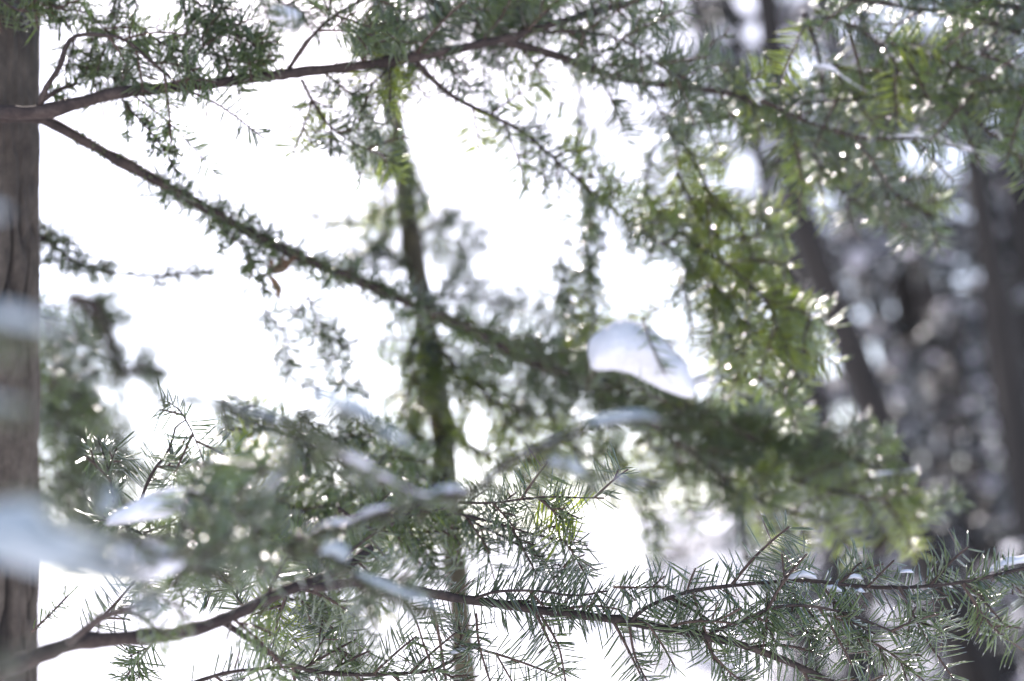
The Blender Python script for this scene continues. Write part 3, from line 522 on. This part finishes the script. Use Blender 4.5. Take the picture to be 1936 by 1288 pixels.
# sharp branch along the bottom
b = bough('sharp fir branch with comb-like needles crossing the bottom right', (560, 1090, 1.36), GR)
HB, hax = branch(b, [(600, 1110, 1.2), (700, 1100, 1.28), (790, 1118, 1.36), (890, 1136, 1.4), (1010, 1153, 1.42), (1190, 1178, 1.42), (1330, 1205, 1.42), (1420, 1225, 1.42), (1520, 1262, 1.42), (1640, 1320, 1.42)], 10, 6, s=(.3, 1), every=.05, L=(.07, .12), styles=['sharp', 'sharp_dense'], sub=(0, 1), tilt=80, droop=1.2, own=(.12, 1), ownstyle='sharp', down=.3)
HB2, hax2 = branch(b, [(890, 1136, 1.4), (930, 1120, 1.4), (1000, 1116, 1.41), (1090, 1124, 1.42), (1150, 1115, 1.42)], 3, 2, s=(.2, 1), every=.09, L=(.03, .05), style='sharp', own=(0, 1), ownstyle='sharp_dense')
HB3, hax3 = branch(b, [(1190, 1178, 1.42), (1220, 1150, 1.42), (1300, 1120, 1.43), (1400, 1107, 1.44), (1520, 1100, 1.45), (1640, 1112, 1.46), (1740, 1112, 1.47), (1830, 1100, 1.48), (1900, 1082, 1.49), (1980, 1065, 1.5)], 4, 3, s=(.05, 1), every=.06, L=(.06, .1), styles=['sharp', 'sharp_dense'], sub=(0, 1), tilt=82, droop=1.0, own=(0, 1), ownstyle='sharp_dense')
HB4, _ = branch(b, [(1330, 1205, 1.42), (1420, 1165, 1.42), (1500, 1145, 1.42), (1600, 1160, 1.42), (1700, 1200, 1.42)], 3, 2, s=(.05, 1), every=.05, L=(.05, .09), styles=['sharp'], sub=(0, 1), tilt=80, own=(0, 1), ownstyle='sharp')
for p_, q_, stl, sb in [((1020, 1160, 1.41), (1070, 1290, 1.4), 'sharp', 0), ((1190, 1185, 1.41), (1230, 1300, 1.4), 'sharp', 0), ((1225, 1180, 1.4), (1275, 1260, 1.4), 'sharp_dense', 0), ((1300, 1115, 1.42), (1315, 1075, 1.42), 'sharp', 0),
                      ((1160, 1110, 1.4), (1260, 1110, 1.38), 'sharp_dense', 2), ((1310, 1120, 1.42), (1350, 1250, 1.42), 'sharp', 1), ((765, 1135, 1.38), (800, 1215, 1.38), 'sharp', 0), ((800, 1215, 1.38), (830, 1300, 1.38), 'sharp', 0),
                      ((900, 1160, 1.4), (930, 1300, 1.4), 'sharp', 0), ((860, 1215, 1.42), (1060, 1280, 1.42), 'sharp', 1), ((1350, 1240, 1.41), (1420, 1300, 1.41), 'sharp_dense', 1), ((1500, 1110, 1.44), (1540, 1230, 1.43), 'sharp_dense', 2),
                      ((1560, 1115, 1.44), (1640, 1240, 1.43), 'sharp_dense', 3), ((1700, 1110, 1.45), (1800, 1280, 1.43), 'sharp', 2), ((1820, 1105, 1.47), (1935, 1230, 1.5), 'sharp', 2), ((1450, 1120, 1.43), (1440, 1240, 1.42), 'sharp_dense', 2),
                      ((1620, 1200, 1.43), (1760, 1300, 1.43), 'sharp_dense', 3), ((1400, 1150, 1.4), (1330, 1180, 1.42), 'sharp', 0), ((1900, 1085, 1.5), (1950, 1150, 1.5), 'sharp', 1), ((1640, 1110, 1.45), (1690, 1060, 1.45), 'sharp', 0)]:
    sprig(HB, p_, q_, stl, sb)
# lower left limb and side shoots
b = bough('bare brown limb sweeping up from the lower left corner', (-60, 1310, 1.2), GR)
LB, _ = branch(b, [(-60, 1300, 1.2), (60, 1245, 1.2), (150, 1215, 1.22), (220, 1210, 1.22), (350, 1196, 1.24), (450, 1160, 1.26), (540, 1120, 1.28), (640, 1085, 1.3), (700, 1040, 1.34)], 17, 9, s=(.55, 1), every=.04, L=(.06, .1), styles=['sharp', 'mid'], sub=(0, 2), tilt=70, droop=1.0)
branch(b, [(420, 1175, 1.26), (480, 1215, 1.3), (550, 1255, 1.34), (640, 1270, 1.38), (800, 1265, 1.4), (870, 1235, 1.4)], 6, 3, s=(.35, 1), every=.022, L=(.05, .09), styles=['sharp', 'sharp_dense'], sub=(0, 2), tilt=60, own=(.4, 1), ownstyle='sharp')
branch(b, [(340, 1300, 1.34), (440, 1270, 1.35), (560, 1262, 1.36)], 4, 3, s=(.2, 1), every=.05, L=(.03, .06), styles=['sharp'], sub=(0, 1), tilt=60, own=(.1, 1), ownstyle='sharp')
branch(b, [(130, 1215, 1.2), (190, 1170, 1.18), (260, 1145, 1.15), (300, 1120, 1.12), (380, 1070, 1.1), (450, 1020, 1.1)], 8, 4, s=(.3, 1), every=.035, L=(.05, .09), styles=['mid'], sub=(1, 2), tilt=60)
for p_, q_, stl, sb in [((185, 1195, 1.22), (190, 1160, 1.22), 'sparse', 0), ((60, 1195, 1.35), (130, 1125, 1.35), 'sparse', 0), ((150, 1210, 1.35), (280, 1070, 1.35), 'sharp', 1), ((400, 1090, 1.35), (330, 1010, 1.4), 'sharp', 2), ((560, 1130, 1.35), (640, 1200, 1.4), 'mid', 3),
                      ((600, 1120, 1.4), (560, 1000, 1.45), 'mid', 3), ((470, 1160, 1.4), (400, 1060, 1.45), 'dense', 3), ((540, 1130, 1.4), (520, 1230, 1.5), 'new', 3), ((300, 1200, 1.4), (230, 1290, 1.4), 'dark', 2)]:
    sprig(LB, p_, q_, stl, sb)

# middle-left green cluster behind the snowy front branch
b = bough('tangle of green sprays left of the slim trunk behind the snowy front branch', (560, 930, 1.8), GR)
branch(b, [(842, 905, 2.08), (740, 890, 1.85), (620, 850, 1.78), (500, 800, 1.78), (420, 760, 1.8)], 5, 2.5, every=.05, L=(.05, .09), style='mid', own=(.1, 1))
branch(b, [(500, 830, 1.79), (430, 850, 1.75), (360, 870, 1.75), (350, 920, 1.65), (240, 1000, 1.55)], 3, 2, every=.05, L=(.04, .08), style='mid', own=(.1, 1))
for a in [[(360, 870, 1.75), (430, 900, 1.75), (500, 960, 1.75), (560, 1010, 1.75)], [(420, 760, 1.8), (500, 830, 1.8), (560, 900, 1.8)], [(580, 860, 1.75), (650, 900, 1.75), (720, 960, 1.75), (800, 1000, 1.75)], [(480, 930, 1.7), (560, 960, 1.7), (640, 1000, 1.7)],
          [(370, 960, 1.6), (420, 1010, 1.6), (500, 1060, 1.6), (600, 1080, 1.6)], [(560, 1140, 1.7), (600, 1180, 1.7), (640, 1230, 1.7), (690, 1260, 1.7)], [(430, 880, 1.7), (390, 930, 1.7), (400, 1000, 1.7)], [(640, 960, 1.6), (700, 1000, 1.6), (790, 1010, 1.6), (880, 1000, 1.6)],
          [(500, 1080, 1.6), (580, 1100, 1.6), (640, 1150, 1.6)], [(240, 1000, 1.55), (330, 1030, 1.55), (420, 1060, 1.55)], [(560, 780, 1.8), (620, 830, 1.8), (690, 850, 1.8), (740, 890, 1.8)]]:
    branch(b, a, 3.5, 1.6, s=(0, 1), every=.017, L=(.05, .1), styles=['dense', 'new', 'mid', 'mid'], sub=(0, 2), tilt=60, droop=.8, own=(0, 1), ownstyle='mid', nbeads=12, beadr=.0012)
# right of slim trunk: mid sharp sprays
b = bough('half-sharp twigs fanning right from the slim trunk above the sharp branch', (860, 940, 1.5), GR)
for a, stl in [([(870, 950, 1.5), (930, 950, 1.48), (1030, 937, 1.46), (1140, 938, 1.45)], ['sharp']), ([(860, 970, 1.55), (940, 990, 1.5), (1010, 1010, 1.48), (1110, 1032, 1.46)], ['sharp', 'dark']), ([(880, 980, 1.55), (960, 1020, 1.55), (1030, 1060, 1.52), (1090, 1080, 1.5)], ['dark', 'mid']), ([(1020, 940, 1.47), (1060, 965, 1.47), (1100, 985, 1.46)], ['new'])]:
    branch(b, a, 3, 1.5, s=(.1, 1), every=.035, L=(.03, .07), styles=stl, sub=(0, 1), tilt=70, droop=.6, own=(0, 1), ownstyle=stl[0])

b = bough('soft out-of-focus green sprays filling the lower left between snow wedge and slim trunk', (380, 1000, 1.02), GR)
branch(b, [(540, 890, .9), (480, 885, .98), (420, 880, 1.06), (375, 900, 1.06), (345, 960, 1.04), (330, 1090, 1.0)], 3, 2, every=.06, L=(.02, .04), style='mid', own=(.2, 1))
for a in [[(360, 930, 1.05), (430, 960, 1.05), (500, 1010, 1.05), (560, 1060, 1.05)], [(330, 1090, 1.0), (380, 1060, 1.0), (440, 1040, 1.0)], [(420, 880, 1.08), (470, 930, 1.08), (520, 970, 1.08)], [(640, 1100, 1.05), (700, 1115, 1.05), (760, 1140, 1.05)]]:
    branch(b, a, 4, 2, s=(0, 1), every=.024, L=(.03, .05), styles=['dark'], sub=(0, 0), tilt=70, droop=.9, own=(0, 1), ownstyle='dark')
# thin purple-brown shoot with needles
b = bough('thin reddish shoot arching up beside the wedge of snow', (265, 955, 1.36), GR)
branch(b, [(262, 958, 1.36), (285, 900, 1.36), (320, 850, 1.36), (332, 810, 1.36), (352, 796, 1.36)], 3.5, 1.5, s=(.1, .5), every=.03, L=(.03, .05), styles=['sharp'], own=(0, .55), ownstyle='sharp', tilt=80)
branch(b, [(352, 796, 1.36), (365, 820, 1.36), (385, 870, 1.36)], 1.8, 1, s=(.1, 1), every=.02, L=(.03, .05), styles=['sharp'], own=(0, 1), ownstyle='sharp', tilt=80)
branch(b, [(352, 796, 1.36), (340, 775, 1.36), (320, 760, 1.36)], 1.8, 1, s=(.1, 1), every=.05, L=(.02, .03), styles=['sharp'], own=(0, 1), ownstyle='sparse', tilt=80)
b = bough('short sharp twig with upright needles left of the snow wedge', (205, 900, 1.34), GR)
branch(b, [(215, 950, 1.34), (205, 890, 1.34), (185, 830, 1.34)], 2.5, 1.2, s=(.1, 1), every=.03, L=(.03, .06), styles=['sharp'], own=(0, 1), ownstyle='sharp', tilt=80)

# ------------------------------------------------------------------ foreground blurred branches
b = bough('blurred near branch carrying crusts of snow through the middle of the picture', (290, 752, .88), GR)
FB = []
for a, r0, r1 in [([(290, 752, .88), (400, 765, .88), (500, 790, .88), (600, 830, .87), (660, 870, .9), (740, 915, .95), (820, 940, .97), (900, 930, .98), (960, 880, .98), (1030, 845, .96)], 5, 7),
                  ([(600, 830, .87), (570, 790, .86), (640, 780, .85), (700, 800, .85), (770, 845, .85)], 5, 4), ([(560, 830, .88), (540, 890, .9), (500, 940, .9), (470, 1000, .92)], 5, 4),
                  ([(900, 930, .98), (800, 950, 1.0), (700, 980, 1.02), (600, 1010, 1.04), (540, 1030, 1.05)], 6, 5), ([(1030, 845, .96), (1110, 810, .95), (1180, 795, .95), (1250, 790, .95)], 5, 4),
                  ([(1030, 870, .96), (1080, 890, .98), (1150, 905, 1.0), (1240, 915, 1.0)], 5, 4), ([(560, 1010, 1.04), (640, 1060, 1.0), (700, 1110, 1.0), (780, 1140, 1.0), (850, 1165, 1.0)], 6, 4), ([(640, 870, .9), (700, 900, .95)], 5, 4)]:
    bb, ax = branch(b, a, r0, r1, s=(0, 1), every=.02, L=(.01, .022), styles=['short'], sub=(0, 0), tilt=35, droop=.8, own=(0, 1), ownstyle='short', down=.4); FB.append((bb, ax))
b = bough('dark out-of-focus twig hooking down beside the left trunk', (130, 570, .8), GR)
branch(b, [(130, 566, .9), (162, 569, .9), (188, 590, .9), (208, 640, .9), (235, 700, .9), (262, 692, .9), (315, 700, .9)], 15, 8, s=(.1, 1), every=.006, L=(.016, .03), styles=['short'], sub=(0, 1), tilt=80, own=(.1, 1), ownstyle='short', down=.2)
b = bough('large blurred bough close to the lens in the lower left corner', (-80, 1030, .62), GR)
for a in [[(-120, 1000, .6), (0, 1010, .6), (120, 1040, .62), (240, 1080, .66), (300, 1150, .7)], [(-100, 930, .62), (60, 960, .66), (150, 1020, .7), (230, 1010, .75)], [(160, 1030, .75), (180, 960, .75), (190, 900, .75)], [(180, 1025, .85), (260, 1022, .85), (340, 1010, .85)], [(-100, 628, .6), (0, 622, .6), (100, 637, .62)], [(-100, 790, .6), (-20, 782, .6), (50, 780, .6)],
          [(230, 1000, .95), (300, 1050, .95), (380, 1050, .95), (440, 1010, .95)], [(390, 940, 1.0), (410, 1000, 1.0), (380, 1060, 1.0)], [(-60, 1260, .65), (40, 1230, .65), (120, 1225, .66)]]:
    branch(b, a, 6, 3, s=(0, 1), every=.03, L=(.012, .028), styles=['short'], sub=(0, 0), tilt=35, droop=.8, own=(0, 1), ownstyle='short')

# ------------------------------------------------------------------ snow
def crust(name, label, pts, wpx, hpx, mat='snow', group='snow lying on the fir branches', lump=.6, steps=.005, broken=0.0):
    """snow lying along a line: rounded ridge with a flattened underside. pts: (px,py,depth[,scale])"""
    w = np.array([[*P(q[0], q[1], q[2]), (q[3] if len(q) > 3 else 1.0), q[2]] for q in pts]); c = spline(w, steps); n = len(c); ax = c[:, :3]
    T, S, U = frames(ax); sides = 20; a = np.linspace(0, 2 * math.pi, sides, endpoint=False); V = []; f = np.linspace(0, 1, n); sd = R.uniform(0, 50)
    for i in range(n):
        e = math.sqrt(max(.0, 1 - abs(2 * f[i] - 1) ** 3)); e = max(e, .05)
        for k in range(sides):
            ca, sa = math.cos(a[k]), math.sin(a[k]); m = mnoise.noise(Vector((*(ax[i] * 38),)) + Vector((ca * .8, sa * .8, sd))) + .5 * mnoise.noise(Vector((*(ax[i] * 110),)) + Vector((ca * 1.7, sa * 1.7, sd)))
            q = e * c[i, 3] * c[i, 4] * K * (1 + lump * m * 1.3 + .12 * mnoise.noise(Vector((*(ax[i] * 320),)) + Vector((ca * 4, sa * 4, sd)))) * max(.12, 1 - broken * (.5 + 1.6 * mnoise.noise(Vector((i * .16, sd, 0)))))
            V.append(ax[i] + S[i] * ca * wpx * q + U[i] * (sa * hpx * q * (1 if sa > 0 else .35)))
    V = np.array(V); g = Geo(); I, J = np.meshgrid(np.arange(n - 1), np.arange(sides), indexing='ij'); J2 = (J + 1) % sides
    A, B, C, D = I * sides + J, I * sides + J2, (I + 1) * sides + J2, (I + 1) * sides + J
    F = np.concatenate([np.stack([A, B, C], -1).reshape(-1, 3), np.stack([A, C, D], -1).reshape(-1, 3)])
    V = np.concatenate([V, ax[:1], ax[-1:]]); jj = np.arange(sides); j2 = (jj + 1) % sides
    F = np.concatenate([F, np.stack([j2, jj, np.full(sides, n * sides)], -1), np.stack([(n - 1) * sides + jj, (n - 1) * sides + j2, np.full(sides, n * sides + 1)], -1)])
    g.add(V, F); o = g.obj(name, (mat,), None, ax[len(ax) // 2]); tag(o, label, 'snow', group); return o
CR = 'snow_clump'
crust(CR, 'large rounded snow clump on the dark bough right of the picture centre', [(1118, 695, 1.86, .9), (1150, 678, 1.86, 1.15), (1195, 675, 1.86, 1.2), (1235, 698, 1.86, 1.0), (1270, 722, 1.86, .85), (1312, 750, 1.86, .6)], 62, 56, lump=.1)
crust(CR, 'small bright snow crest at the foot of the large rounded clump', [(1290, 745, 2.0), (1325, 722, 2.0), (1370, 725, 2.0, .7)], 22, 16, lump=.2)
crust(CR, 'pale blue wedge of snow beside the thin reddish shoot', [(200, 990, 1.12, .5), (260, 975, 1.12, .8), (320, 962, 1.12, 1.1), (370, 950, 1.12, 1.0), (400, 940, 1.12, .6)], 40, 36, lump=.12)
crust(CR, 'soft white snow pad under the dark twig in the lower left', [(200, 1065, .98, .9), (260, 1075, .98, 1.2), (310, 1070, .98, 1), (350, 1060, .98, .6)], 50, 50, lump=.15)
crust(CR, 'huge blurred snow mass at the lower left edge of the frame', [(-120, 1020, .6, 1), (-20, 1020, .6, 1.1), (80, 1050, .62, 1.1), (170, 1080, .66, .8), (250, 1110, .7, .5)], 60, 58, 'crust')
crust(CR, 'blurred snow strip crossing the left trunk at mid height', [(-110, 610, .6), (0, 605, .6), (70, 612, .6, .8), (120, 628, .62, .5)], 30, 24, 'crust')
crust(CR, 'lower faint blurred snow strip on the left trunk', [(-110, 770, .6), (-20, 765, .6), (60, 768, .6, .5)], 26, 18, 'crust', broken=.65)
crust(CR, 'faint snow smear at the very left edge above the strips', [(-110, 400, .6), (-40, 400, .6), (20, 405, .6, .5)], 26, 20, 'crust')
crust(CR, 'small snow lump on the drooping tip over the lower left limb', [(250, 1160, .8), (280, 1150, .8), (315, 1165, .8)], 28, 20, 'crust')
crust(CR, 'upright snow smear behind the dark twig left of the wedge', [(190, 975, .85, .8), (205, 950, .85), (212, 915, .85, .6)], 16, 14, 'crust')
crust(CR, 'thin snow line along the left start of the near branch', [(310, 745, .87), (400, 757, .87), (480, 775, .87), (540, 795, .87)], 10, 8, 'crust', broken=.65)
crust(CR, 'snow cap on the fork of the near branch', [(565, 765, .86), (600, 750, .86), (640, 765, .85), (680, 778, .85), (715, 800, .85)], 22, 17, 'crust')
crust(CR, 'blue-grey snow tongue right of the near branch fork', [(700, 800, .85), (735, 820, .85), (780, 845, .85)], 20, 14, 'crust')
crust(CR, 'bright snow ridge descending from the fork towards the slim trunk', [(615, 835, .88), (670, 870, .9), (730, 903, .94), (790, 932, .96), (830, 938, .97)], 12, 9, broken=.65)
crust(CR, 'level snow ridge crossing in front of the slim trunk', [(790, 935, .97), (840, 930, .98), (890, 932, .98)], 14, 10, broken=.65)
crust(CR, 'snow ridge climbing right from the slim trunk', [(905, 918, .98), (950, 880, .98), (1000, 852, .97), (1060, 828, .96), (1100, 818, .95)], 10, 7, broken=.65)
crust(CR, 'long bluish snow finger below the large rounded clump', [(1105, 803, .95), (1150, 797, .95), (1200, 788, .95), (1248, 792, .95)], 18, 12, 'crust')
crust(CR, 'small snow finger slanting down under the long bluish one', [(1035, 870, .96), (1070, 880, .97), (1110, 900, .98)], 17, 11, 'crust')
crust(CR, 'short bright snow stick beside the yellow green tip', [(1150, 908, 1.0), (1190, 910, 1.0), (1232, 913, 1.0)], 13, 9, broken=.65)
crust(CR, 'beaded snow line on the twig running left from the slim trunk', [(560, 1022, 1.05), (610, 995, 1.04), (660, 990, 1.03), (700, 968, 1.02), (740, 958, 1.01)], 13, 10, broken=.65)
crust(CR, 'dim snow patch on the twig dropping from the fork', [(560, 850, .89), (530, 900, .9), (500, 940, .9)], 13, 10, broken=.65)
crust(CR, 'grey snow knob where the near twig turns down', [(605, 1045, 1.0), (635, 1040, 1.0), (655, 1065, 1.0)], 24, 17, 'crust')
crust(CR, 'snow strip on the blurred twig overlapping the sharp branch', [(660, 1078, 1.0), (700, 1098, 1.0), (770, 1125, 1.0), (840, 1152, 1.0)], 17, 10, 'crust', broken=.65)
crust(CR, 'white snow crumb on the sharp twig at the bottom middle', [(845, 1238, 1.4), (865, 1234, 1.4), (882, 1228, 1.4)], 8, 6)
crust(CR, 'round snow cap first on the sharp snowy branch', [(1488, 1098, 1.45), (1515, 1087, 1.45), (1545, 1095, 1.45)], 14, 12, lump=.15)
crust(CR, 'little snow cap second on the sharp snowy branch', [(1598, 1095, 1.46), (1615, 1091, 1.46), (1632, 1096, 1.46)], 10, 8, lump=.15)
crust(CR, 'flat snow cap third on the sharp snowy branch', [(1700, 1083, 1.46), (1715, 1081, 1.46), (1728, 1083, 1.46)], 8, 5, lump=.15)
crust(CR, 'snow crumb tucked below the first cap on the sharp branch', [(1560, 1108, 1.45), (1580, 1116, 1.45), (1592, 1124, 1.45)], 9, 6)
crust(CR, 'snow crumb hanging under the second cap on the sharp branch', [(1618, 1116, 1.45), (1636, 1120, 1.45)], 8, 6)
crust(CR, 'snow ridge thickening towards the right edge of the sharp branch', [(1825, 1092, 1.5, .6), (1870, 1080, 1.5, .9), (1910, 1065, 1.5, 1.2), (1990, 1052, 1.5, 1.4)], 16, 15, broken=.65)
crust(CR, 'snow crumb on the needles below the right end ridge', [(1822, 1118, 1.49), (1840, 1125, 1.49), (1855, 1130, 1.49)], 9, 6, broken=.65)
crust(CR, 'clump of snow caught at the upper right fork of the snow dusted bough', [(1535, 125, 1.76), (1570, 130, 1.76), (1600, 150, 1.76), (1640, 175, 1.77)], 14, 9, lump=.9, broken=.9)
crust(CR, 'white ridge of snow on the high right spray', [(1535, 28, 1.76), (1565, 38, 1.76), (1600, 48, 1.76), (1636, 62, 1.76)], 9, 6, lump=.9, broken=.9)
crust(CR, 'thin snow ridge on the lower right fork of the dusted bough', [(1690, 258, 1.78), (1750, 256, 1.78), (1800, 270, 1.78), (1845, 288, 1.78)], 10, 7, lump=.9, broken=.9)
crust(CR, 'grey snow lump in the top middle above the bare limb', [(505, 25, 1.95), (540, 40, 1.95), (575, 45, 1.95)], 34, 30, lump=.2)
crust(CR, 'narrow white streak on the bright green bough', [(1420, 570, 1.87), (1460, 566, 1.87), (1500, 574, 1.87)], 8, 6, broken=.65)
crust(CR, 'thin white streak on the lower right bough tips', [(1655, 897, 2.0), (1700, 892, 2.0), (1735, 888, 2.0)], 8, 6, broken=.65)

# ------------------------------------------------------------------ withered leaf
def dead_leaf(label, px, py, d, size, seed):
    rs = np.random.default_rng(seed); t = thing('withered_leaf', label, 'leaf', P(px, py, d), 'withered leaves caught in the branches'); c0 = P(px, py, d)
    for k in range(7):
        g = Geo(); n = 7; L = size * rs.uniform(.35, .9); dr = unit(np.array([rs.uniform(-.6, .6), rs.uniform(-.4, .4), rs.uniform(-1, .6)])); s = unit(np.cross(dr, [0.3, 1, .2])); u = np.cross(s, dr); top, bot = [], []
        for i in range(n):
            f = i / (n - 1); wd = L * .13 * math.sin(math.pi * min(f * .95 + .04, 1)); cc = c0 + dr * L * f + u * L * .25 * math.sin(f * 3)
            for j in range(5):
                e = (j - 2) / 2; q = cc + s * wd * e + u * wd * (abs(e) * .6 + .2 * rs.normal()); top.append(q + u * .0004); bot.append(q - u * .0004)
        f = []
        for i in range(n - 1):
            for j in range(4):
                a = i * 5 + j; f += [(a, a + 1, a + 6), (a, a + 6, a + 5)]; o = n * 5; f += [(o + a, o + a + 6, o + a + 1), (o + a, o + a + 5, o + a + 6)]
        g.add(np.array(top + bot), f); g.obj('leaf_blade', ('dead',), t, c0)
dead_leaf('curled brown leaf caught below the second limb left of the slim trunk', 505, 515, 1.74, .055, 3)
